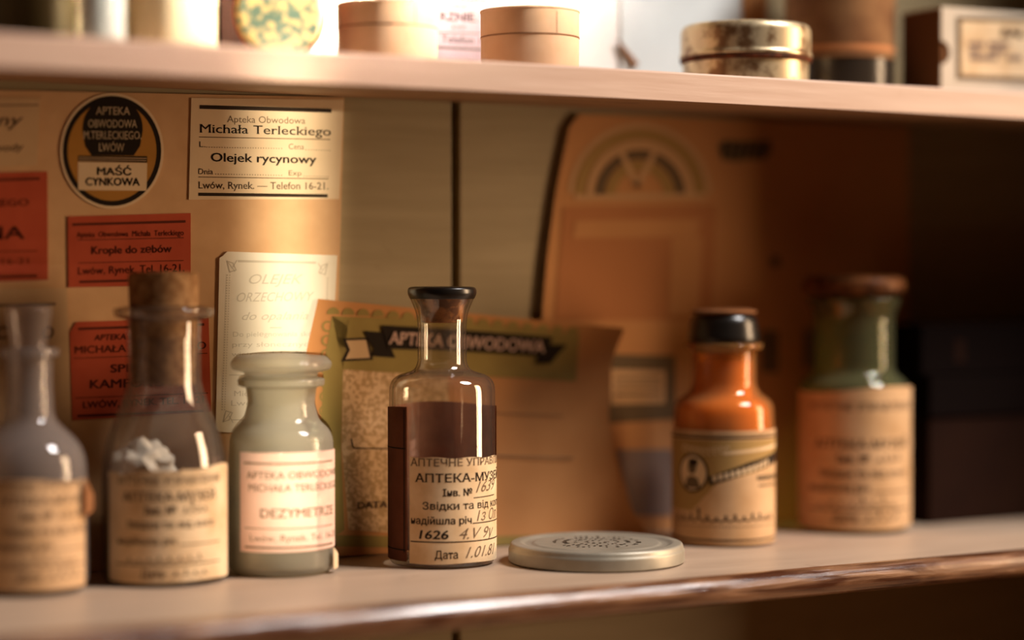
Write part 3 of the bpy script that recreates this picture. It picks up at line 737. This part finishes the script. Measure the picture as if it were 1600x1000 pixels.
def d_mus(mb, mp):
    T(mb, mp, 'АПТЕЧНЕ УПРАВЛІННЯ', -50, 728, 152, 728, 12, 'ink_soft', 0.01, serif=True)
    T(mb, mp, 'АПТЕКА-МУЗЕЙ', -42, 753, 126, 753, 13.5, 'ink', 0.014, serif=True)
    T(mb, mp, 'Інв. №', 1, 775, 47, 775, 11.5, 'ink', 0.02); T(mb, mp, '1639', 54, 771, 104, 769, 18, 'ink_soft', -0.01, 0.45); BAR(mb, mp, 50, 779, 102, 778, 1.4)
    T(mb, mp, 'Звідки та від кого', -30, 796, 126, 796, 12, 'ink', 0.006, serif=True)
    T(mb, mp, 'надійшла річ', -49, 819, 46, 819, 11.5, 'ink', 0.02); BAR(mb, mp, 48, 819, 128, 819, 1.6)
    T(mb, mp, '1з Ол', 56, 816, 112, 816, 18, 'ink_soft', -0.005, 0.3)
    T(mb, mp, '1626', -35, 842, 9, 842, 14, 'ink', 0.025, 0.15); T(mb, mp, '4.V 9у', 26, 843, 98, 843, 18, 'ink_soft', 0.0, 0.4); BAR(mb, mp, -50, 847, 128, 847, 1.8)
    T(mb, mp, 'Дата', -11, 873, 24, 873, 13, 'ink', 0.006, serif=True); T(mb, mp, '1.01.81', 36, 873, 104, 872, 18, 'ink_soft', -0.005, 0.45)
B.label('label', -52, 134, lambda q: 714 + 1.0 * math.sin(q * 21) + (3 * q), lambda q: 881.5 + 0.8 * math.sin(q * 9), 'mlabel', d_mus, lift=0.0007, label='cream museum label with printing and handwriting')
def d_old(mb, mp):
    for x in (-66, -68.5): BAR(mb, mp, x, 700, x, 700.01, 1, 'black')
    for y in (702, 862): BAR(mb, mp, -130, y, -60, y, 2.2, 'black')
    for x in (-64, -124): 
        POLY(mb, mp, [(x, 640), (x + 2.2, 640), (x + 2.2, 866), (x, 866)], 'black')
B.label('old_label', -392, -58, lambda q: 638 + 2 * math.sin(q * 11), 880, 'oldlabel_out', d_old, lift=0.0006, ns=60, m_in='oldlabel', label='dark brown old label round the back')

# ---- 5: amber bottle
B = Bottle('bottle', 1130, 846, 'small amber glass bottle with black stopper and picture label', 'bottle', 79)
B.glass([(73, 846, 5), (79, 836, 6), (79, 670, 6), (77, 628, 28), (56, 614, 8), (50, 600, 5), (50, 548, 3), (60, 545, 2), (61, 537, 2), (46, 534)], 5, 'g_amber')
B.lathe('stopper', B.prof([(0, 552), (42, 552, 2), (45, 536), (54, 535, 2), (56, 528, 3), (52, 500, 6), (46, 491, 3), (0, 490)]), 'darkstop', 'black wax sealed stopper')
B.lathe('stopper_top', B.prof([(0, 489.5), (50, 490, 3), (52, 486, 3), (40, 483), (0, 482.5)]), 'stain', 'brown top of the stopper')
B.lathe('contents', B.prof([(0, 832), (70, 832, 2), (71, 668), (69, 634, 16), (43, 618, 5), (42, 562), (0, 560)]), 'amberpowder', 'powder inside')
def d_pic(mb, mp):
    i = 'ink'; g = 'grey_print'
    BAR(mb, mp, -118, 684, 118, 684, 3.5, i); BAR(mb, mp, -118, 845, 118, 845, 3, i); BAR(mb, mp, -118, 679, 118, 679, 1.2, i)
    POLY(mb, mp, [(-118, 688), (0, 688), (118, 688), (118, 722), (60, 736), (-6, 752), (-50, 800), (-118, 800)], 'poster_olive', 0.00006)
    POLY(mb, mp, ring(-50, 740, 28, 31), i, 0.00012); POLY(mb, mp, ring(-50, 740, 24, 27), 'mlabel', 0.00018)
    POLY(mb, mp, ring(-50, 731, 8, 11), g, 0.00024); POLY(mb, mp, [(-66, 764), (-60, 748), (-50, 744), (-40, 748), (-34, 764)], g, 0.00024)
    POLY(mb, mp, ring(-48, 723, 9, 6), i, 0.0003)
    POLY(mb, mp, [(-22, 745), (40, 722), (118, 706), (118, 724), (40, 738), (-22, 759)], i, 0.00014)
    for k in range(11): POLY(mb, mp, [(-16 + k * 9, 743.5 - k * 2.3), (-10 + k * 9, 742 - k * 2.3), (-10 + k * 9, 751 - k * 2.3), (-16 + k * 9, 752.5 - k * 2.3)], 'mlabel', 0.0002)
    for k in range(9): ARC(mb, mp, -66 + k * 9, 706 - abs(k - 4), 4, 6, 1.6, 0, 300, 'mlabel', 0.00016, 8)
    BAR(mb, mp, 0, 708, 118, 698, 5, 'mlabel', 0.00016); BAR(mb, mp, 55, 748, 118, 748, 7, g)
    BAR(mb, mp, 58, 760, 118, 760, 3, g)
    SCRIBBLE(mb, mp, -88, 816, 96, 814, 12, 13, 2.4, i, 21); DOTS(mb, mp, -90, 823, 104, 823, 5, 1, i)
B.label('label', -124, 124, 673, 852, 'mlabel_brown', d_pic, label='browned label with an oval portrait and a ribbon')

# ---- 6: green bottle
B = Bottle('bottle', 1333, 826, 'green glass bottle with a wide brown stopper and tan museum label', 'bottle', 86)
B.glass([(80, 826, 5), (86, 815, 6), (86, 640, 6), (84, 598, 22), (66, 584, 6), (62, 575, 4), (62, 495, 8), (70, 474, 3), (72, 466, 2), (58, 463)], 5, 'g_green')
B.lathe('stopper', B.prof([(0, 494), (54, 494, 2), (56, 464), (64, 462, 2), (79, 455, 4), (80, 440, 6), (72, 432, 4), (0, 430)]), 'dark_cork', 'dark brown flanged stopper')
B.label('label', -108, 128, lambda q: 612 + 3 * math.sin(q * 7) - 8 * q, lambda q: 829 - 9 * max(0, q - 0.7), 'mlabel_brown',
        lambda mb, mp: museum(mb, mp, -76, 106, [641, 700, 722, 745, 768, 794, 815], 13, 'ink', True, 31), lift=0.0012, label='tan museum label with a loose right edge')

# ================================================================== LOOSE LID
p = on_shelf(932, 877); p.z = 0.0003; k = depth(p) / FPX
lid = empty('jar_cover', p); tag(lid, 'flat dull metal jar lid lying on the shelf right of the middle bottle', 'lid')
r = 138 * k; h = 0.0098
mb = MB(); mb.lathe(p, fillet([(r - .001, 0.0), (r, 0.0005, .0004), (r, h * .62, .001), (r - .0006, h * .72, .0012), (r - .0012, h * .97, .0025), (r - .006, h, .001), (r - .0085, h - .0011, .001), (r - .0115, h - .0011, .001), (r - .013, h - .0004, .001), (0.012, h - .0004), (0, h - .0004)]), 'lidmetal', 128)
mb.lathe(p, [(r - .001, 0.0), (r - .0015, 0.0005), (r - .002, h - .002), (0, h - .002)], 'lidmetal', 64)
mb.build('lid_disc', lid, smooth=True)
mb = MB(); zt = p.z + h - .0003
mpl = lambda u, v, l=0.0: Vector((p.x, p.y, zt + l)) + RIGHT * (u * k) + FWD0 * (-v * k)
rr_ = random.Random(5)
for rad, cnt in ((66, 46), (50, 34), (34, 24), (16, 10)):
    for q in range(cnt):
        a = 2 * math.pi * q / cnt; x, y = rad * math.cos(a), rad * math.sin(a)
        if rr_.random() < 0.25: continue
        ww, hh = rr_.uniform(2, 5), rr_.uniform(4, 9)
        ca, sa = math.cos(a + 1.57), math.sin(a + 1.57)
        POLY(mb, mpl, [(x + ca * sx * ww / 2 - sa * sy * hh / 2, y + sa * sx * ww / 2 + ca * sy * hh / 2) for sx, sy in ((-1, -1), (1, -1), (1, 1), (-1, 1))], 'ink', 0.0001)
mb.build('worn_print', lid)['label'] = 'worn circular print'

# ================================================================== DARK CARTONS AT THE RIGHT
def carton(name, label, lo, hi, m, extra=None, group=None):
    mb = MB(); mb.box(lo, hi, m); o = mb.build(name, bevel=0.0008)
    tag(o, label, 'box', group); 
    return o
c0 = on_y(1452, 700, 0.112)
lower = empty('carton', (c0.x, 0.112, 0.0003)); tag(lower, 'large dark brown carton standing right of the green bottle', 'box', 'dark cartons')
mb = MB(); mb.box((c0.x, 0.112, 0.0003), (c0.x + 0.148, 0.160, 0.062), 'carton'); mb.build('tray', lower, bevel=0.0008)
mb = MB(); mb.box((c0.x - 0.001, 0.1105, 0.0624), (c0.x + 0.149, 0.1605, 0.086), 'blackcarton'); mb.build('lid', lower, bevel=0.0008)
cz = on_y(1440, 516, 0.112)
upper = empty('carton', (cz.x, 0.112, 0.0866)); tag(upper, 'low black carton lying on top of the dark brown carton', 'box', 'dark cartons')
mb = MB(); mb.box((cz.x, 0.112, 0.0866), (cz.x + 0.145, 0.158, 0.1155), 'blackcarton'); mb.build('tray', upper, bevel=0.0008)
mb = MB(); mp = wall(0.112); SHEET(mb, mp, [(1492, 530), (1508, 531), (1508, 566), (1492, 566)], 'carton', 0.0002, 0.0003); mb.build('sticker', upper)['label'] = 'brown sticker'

# ================================================================== UPPER SHELF
ZU = UZ1 + 0.0003
def upos(px, y):
    p = on_y(px, 60, y); p.z = ZU; return p
def upz(py, p): return 0.1425 + (435 - py) * depth(p) / FPX - ZU
# white sheet on the wall and papers leaning on it
uw = wall(D - 0.0012)
def d_up(mb, mp):
    for y in (-60, -30): BAR(mb, mp, 560, y, 900, y, 2, 'ink_pale')
def top_px(px, y):
    lo, hi = 0, 300
    for _ in range(40):
        mid = (lo + hi) / 2
        if on_y(px, mid, y).z > ZU: lo = mid
        else: hi = mid
    return lo
sheet_obj('paper_sheet', 'large white sheet standing against the back above the upper shelf', 'sheet', [(300, -160), (985, -160), (975, top_px(975, D - .0012)), (300, top_px(300, D - .0012))], 'bright', uw, 0.0008, d_up)
def d_pk(mb, mp):
    i = 'ink'
    T(mb, mp, 'CENA', 703, 13, 730, 13, 6, i); T(mb, mp, 'RZNIE.', 688, 32, 745, 34, 14, i, 0.03); T(mb, mp, 'EXP', 707, 45, 728, 46, 6, i)
    BAR(mb, mp, 660, 50, 760, 53, 1.5, i); T(mb, mp, 'Telefon 16', 690, 66, 762, 70, 12, i, 0.01); BAR(mb, mp, 660, 73, 765, 78, 3, i); BAR(mb, mp, 640, -4, 760, 0, 1.5, i)
sheet_obj('paper_label', 'pale pink label reading Telefon standing between the two round wooden boxes', 'label', [(640, -60), (775, -56), (770, top_px(770, D - .004)), (640, top_px(640, D - .004))], 'pinkwhite', wall(D - 0.004), 0.0006, d_pk)
# bluish sheet with a curled brown corner
def g_blue(x, z): return D - 0.0018 - 0.002 * max(0.0, 1 - (z - ZU) / 0.05)
gb = field_map(g_blue)
mb = MB(); GRIDSHEET(mb, gb, lambda t: (968 + 4 * t, -120 + (top_px(972, 0.14) - 2 + 120) * t), lambda t: (1170 - 6 * t, -120 + (top_px(1164, 0.14) - 2 + 120) * t), 0, 1, 16, 12, 'bluewhite', 0.0005)
bl = mb.build('paper_sheet', smooth=True, origin=None); tag(bl, 'bluish white sheet with a curled brown corner leaning left of the gold tin', 'sheet')
bl['_o'] = tuple(bl.location)
mb = MB()
vs, fs = [], []
for i in range(9):
    a = i / 8
    for j in range(9):
        t = j / 8
        vs.append(gb(964 + 24 * t + (3 + 8 * t) * a, 64 + 38 * t - 2 * a, 0.0006 + 0.0022 * math.sin(a * 3.14) * (0.3 + t)))
for i in range(8):
    for j in range(8): fs.append((i * 9 + j, i * 9 + j + 1, i * 9 + j + 10, i * 9 + j + 9))
mb.add(vs, fs, 'stain'); mb.build('curled_corner', bl, smooth=True)['label'] = 'brown curled corner'
# brown card and dark gap at the right of the sheets
sheet_obj('card', 'brown card standing against the back behind the gold tin', 'card', [(1160, -140), (1200, -140), (1198, top_px(1198, D - .003)), (1160, top_px(1160, D - .003))], 'lean', wall(D - 0.003), 0.001)

def round_box(cx, y, rpx, top, seam, label):
    p = upos(cx, y); k = depth(p) / FPX; r = rpx * k; h = upz(top, p); s = upz(seam, p)
    root = empty('round_box', p); tag(root, label, 'box', 'round veneer boxes')
    mb = MB(); mb.lathe(p, fillet([(0, 0.0), (r - .0002, 0, .0004), (r - .0002, s - 0.0002), (r - .0024, s - .0002), (r - .0024, s - .002), (0, s - .002)]), 'chip', 96); mb.build('box_body', root, smooth=True, fixn=True)
    mb = MB(); mb.lathe(p, fillet([(r - .0022, s), (r, s, .0002), (r, h - .0006), (r + .0004, h - .0003, .0003), (r + .0003, h + .0004, .0003), (r - .002, h + .0009), (0, h + .0009)]), 'chip', 96, wob=lambda a, z: 1 + 0.006 * math.sin(a * 2 + cx))
    v = CAM - p; az = math.atan2(v.y, v.x) + 0.55
    vs = [(p.x + (r + .0004) * math.cos(az + d), p.y + (r + .0004) * math.sin(az + d), p.z + z) for d, z in ((0, s + .0006), (0.012, s + .0006), (0.012, h - .002), (0, h - .002))]
    mb.add(vs, [(0, 1, 2, 3)], 'seam')
    mb.lathe(p, [(r + .00015, s + .0001), (r + .00015, s + .0005)], 'seam', 96)
    mb.build('box_lid', root, smooth=True)
round_box(606, 0.085, 78, 11, 48, 'round pale wooden box left of the pink label on the upper shelf')
round_box(828, 0.085, 77, 21, 62, 'round pale wooden box right of the pink label on the upper shelf')

# gold tin
p = upos(1165, 0.09); k = depth(p) / FPX; r = 101 * k; h = upz(43, p); s = upz(91, p)
tin = empty('round_tin', p); tag(tin, 'round worn gold metal tin with a rusty seam on the upper shelf', 'tin')
mb = MB(); mb.lathe(p, fillet([(0, 0), (r - .003, 0, .001), (r - .0012, .001, .001), (r - .0012, s - .0035), (r - .003, s - .003), (r - .003, s + .002), (0, s + .002)]), 'tin', 128); mb.build('tin_body', tin, smooth=True, fixn=True)
mb = MB(); mb.lathe(p, fillet([(r - .002, s - .0005), (r + .0006, s - .0008, .0005), (r + .0008, s + .0005, .0006), (r, s + .002, .0008), (r, h - .003, .0015), (r - .0016, h, .002), (r - .005, h + .0004, .001), (r - .008, h - .0002), (0, h - .0002)]), 'tin', 128); mb.build('tin_lid', tin, smooth=True)
mb = MB(); mb.lathe(p, fillet([(r - .002, s - .0034), (r - .0002, s - .0034, .0004), (r + .0007, s - .002, .0008), (r - .0002, s - .0007, .0004), (r - .002, s - .0007)]), 'rust', 128, wob=lambda a, z: 1 + .007 * noise.noise(Vector((math.cos(a) * 7, math.sin(a) * 7, z * 400)))); mb.build('rusty_seam', tin, smooth=True)

# dark jar with brown wrapper
p = upos(1312, 0.118); k = depth(p) / FPX; r = 84 * k
jar = empty('jar', p); tag(jar, 'dark jar with a wide brown paper wrapper between the gold tin and the white carton', 'jar')
mb = MB(); mb.lathe(p, fillet([(0, 0), (r, 0, .002), (r, .075, .008), (r * .7, .085, .005), (r * .7, .1, .002), (0, .1)]), 'darkjar', 96); mb.build('jar_body', jar, smooth=True, fixn=True)
mb = MB(); z0 = upz(98, p); mb.lathe(p, [(r + .0002, z0), (r + .0006, z0 + .0003), (r + .0006, .068), (r + .0002, .0682)], 'brownwrap', 96)
mb.lathe(p, [(r + .0008, z0 + .004), (r + .0008, z0 + .007)], 'poster_red', 96); mb.build('wrapper', jar, smooth=True)['label'] = 'brown paper wrapper'

# white carton at the right end
yb = 0.075; a = on_y(1471, 100, yb); x0 = a.x
z1 = 0.1425 + (435 - 11) * depth(a) / FPX
box = empty('carton', (x0, yb, ZU)); tag(box, 'greyish white carton with a black framed label at the right end of the upper shelf', 'box')
nz = on_y(1478, 82, yb)
mb = MB()
# front face with the half-round thumb notch cut into its left edge
pts = [(x0, ZU)] + [(x0 + .0062 * math.sin(math.radians(q)), nz.z - .0066 * math.cos(math.radians(q))) for q in range(0, 181, 15)] + [(x0, z1), (x0 + 0.115, z1), (x0 + 0.115, ZU)]
n = len(pts)
mb.add([(x, yb, z) for x, z in pts] + [(x, yb + .0009, z) for x, z in pts], [list(range(n))[::-1], list(range(n, 2 * n))] + [(i, (i + 1) % n, n + (i + 1) % n, n + i) for i in range(n)], 'boxpaper')
mb.box((x0 + .0008, yb + .001, z1 - .0009), (x0 + .115, yb + .034, z1), 'boxpaper')
mb.build('sleeve', box, fixn=True)
mb = MB(); mb.box((x0 + .0006, yb + .0011, ZU), (x0 + .1145, yb + .0338, z1 - .001), 'boxside'); mb.build('inner_box', box)['label'] = 'brown inner box'
mb = MB(); bp_ = wall(yb)
SHEET(mb, bp_, [(1494, 26), (1680, 28), (1680, 134), (1494, 124)], 'grey_print', 0.0001, 0.0002)
SHEET(mb, bp_, [(1502, 33), (1680, 36), (1680, 124), (1502, 117)], 'mlabel', 0.00015, 0.0004)
T(mb, bp_, 'BAŁ', 1566, 57, 1601, 58, 13, 'ink_soft', 0.05, 0, 0.0006)
for yy, spans in ((73, ((1514, 1540), (1545, 1577))), (84, ((1514, 1536), (1544, 1575))), (95, ((1515, 1560), (1574, 1600)))):
    for u0, u1 in spans:
        x = u0
        while x < u1 - 3:
            ww = random.uniform(3, 5); POLY(mb, bp_, [(x, yy - 8), (x + ww, yy - 8), (x + ww, yy), (x, yy)], 'bluegrey', 0.0006); x += ww + 1.2
mb.build('label', box)['label'] = 'black framed label'

# left end of the upper shelf
p = upos(437, 0.09); k = depth(p) / FPX; r = 72 * k
disc = empty('round_tin', p); tag(disc, 'round tin with mottled yellow and green print standing on its edge on the upper shelf', 'tin')
ax = (CAM - p); ax.z = 0; ax.normalize(); e1 = Vector((-ax.y, ax.x, 0)); ctr = p + Vector((0, 0, r))
def disc_lathe(prof, m, name, lab=None):
    mb = MB(); vs, fs = [], []; seg = 72
    for q, d in prof:
        for i in range(seg):
            a = 2 * math.pi * i / seg; vs.append(ctr + e1 * (q * math.cos(a)) + Vector((0, 0, q * math.sin(a))) + ax * d)
    for j in range(len(prof) - 1):
        for i in range(seg):
            i2 = (i + 1) % seg; fs.append((j * seg + i, j * seg + i2, (j + 1) * seg + i2, (j + 1) * seg + i))
    mb.add(vs, fs, m); o = mb.build(name, disc, smooth=True, fixn=True)
    if lab: o['label'] = lab
disc_lathe(fillet([(r - .0012, .0052), (r, .005, .0006), (r, -.008, .001), (r - .001, -.009, .0006), (0, -.009)]), 'rim', 'rim', 'reddish brown rim')
disc_lathe(fillet([(r - .0011, .0052), (r - .003, .0072, .001), (0, .008)]), 'mottled', 'face', 'mottled yellow and green face')
p = on_y(372, 60, 0.136); 
mb = MB(); k = depth(p) / FPX
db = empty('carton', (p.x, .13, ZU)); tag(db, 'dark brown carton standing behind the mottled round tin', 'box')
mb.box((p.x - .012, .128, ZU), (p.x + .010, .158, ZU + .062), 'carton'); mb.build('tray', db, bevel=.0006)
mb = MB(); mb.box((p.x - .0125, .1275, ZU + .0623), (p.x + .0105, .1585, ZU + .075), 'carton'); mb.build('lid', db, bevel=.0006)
def jar_at(px, y, rpx, prof, m, label, capm, caph):
    p = upos(px, y); r = rpx * depth(p) / FPX
    root = empty('jar', p); tag(root, label, 'jar')
    h = prof
    mb = MB(); mb.lathe(p, fillet([(0, 0), (r, 0, .002), (r, h, .005), (r * .75, h + .006, .002), (r * .75, h + .01), (0, h + .01)]), m, 72); mb.build('jar_body', root, smooth=True, fixn=True)
    mb = MB(); mb.lathe(p, fillet([(r * .76, h + .0085), (r * .85, h + .0085, .0006), (r * .85, h + .0085 + caph, .001), (0, h + .009 + caph)]), capm, 72); mb.build('cap', root, smooth=True, fixn=True)
jar_at(272, 0.09, 66, 0.07, 'creamjar', 'cream paper wrapped jar left of the mottled round tin', 'stain', .012)
jar_at(158, 0.058, 36, 0.05, 'palejar', 'slim pale bluish white jar near the left end of the upper shelf', 'palejar', .008)
jar_at(52, 0.10, 66, 0.07, 'olivejar', 'dark olive jar at the left end of the upper shelf', 'darkjar', .012)

for o in list(bpy.data.objects):
    if '_o' in o: del o['_o']
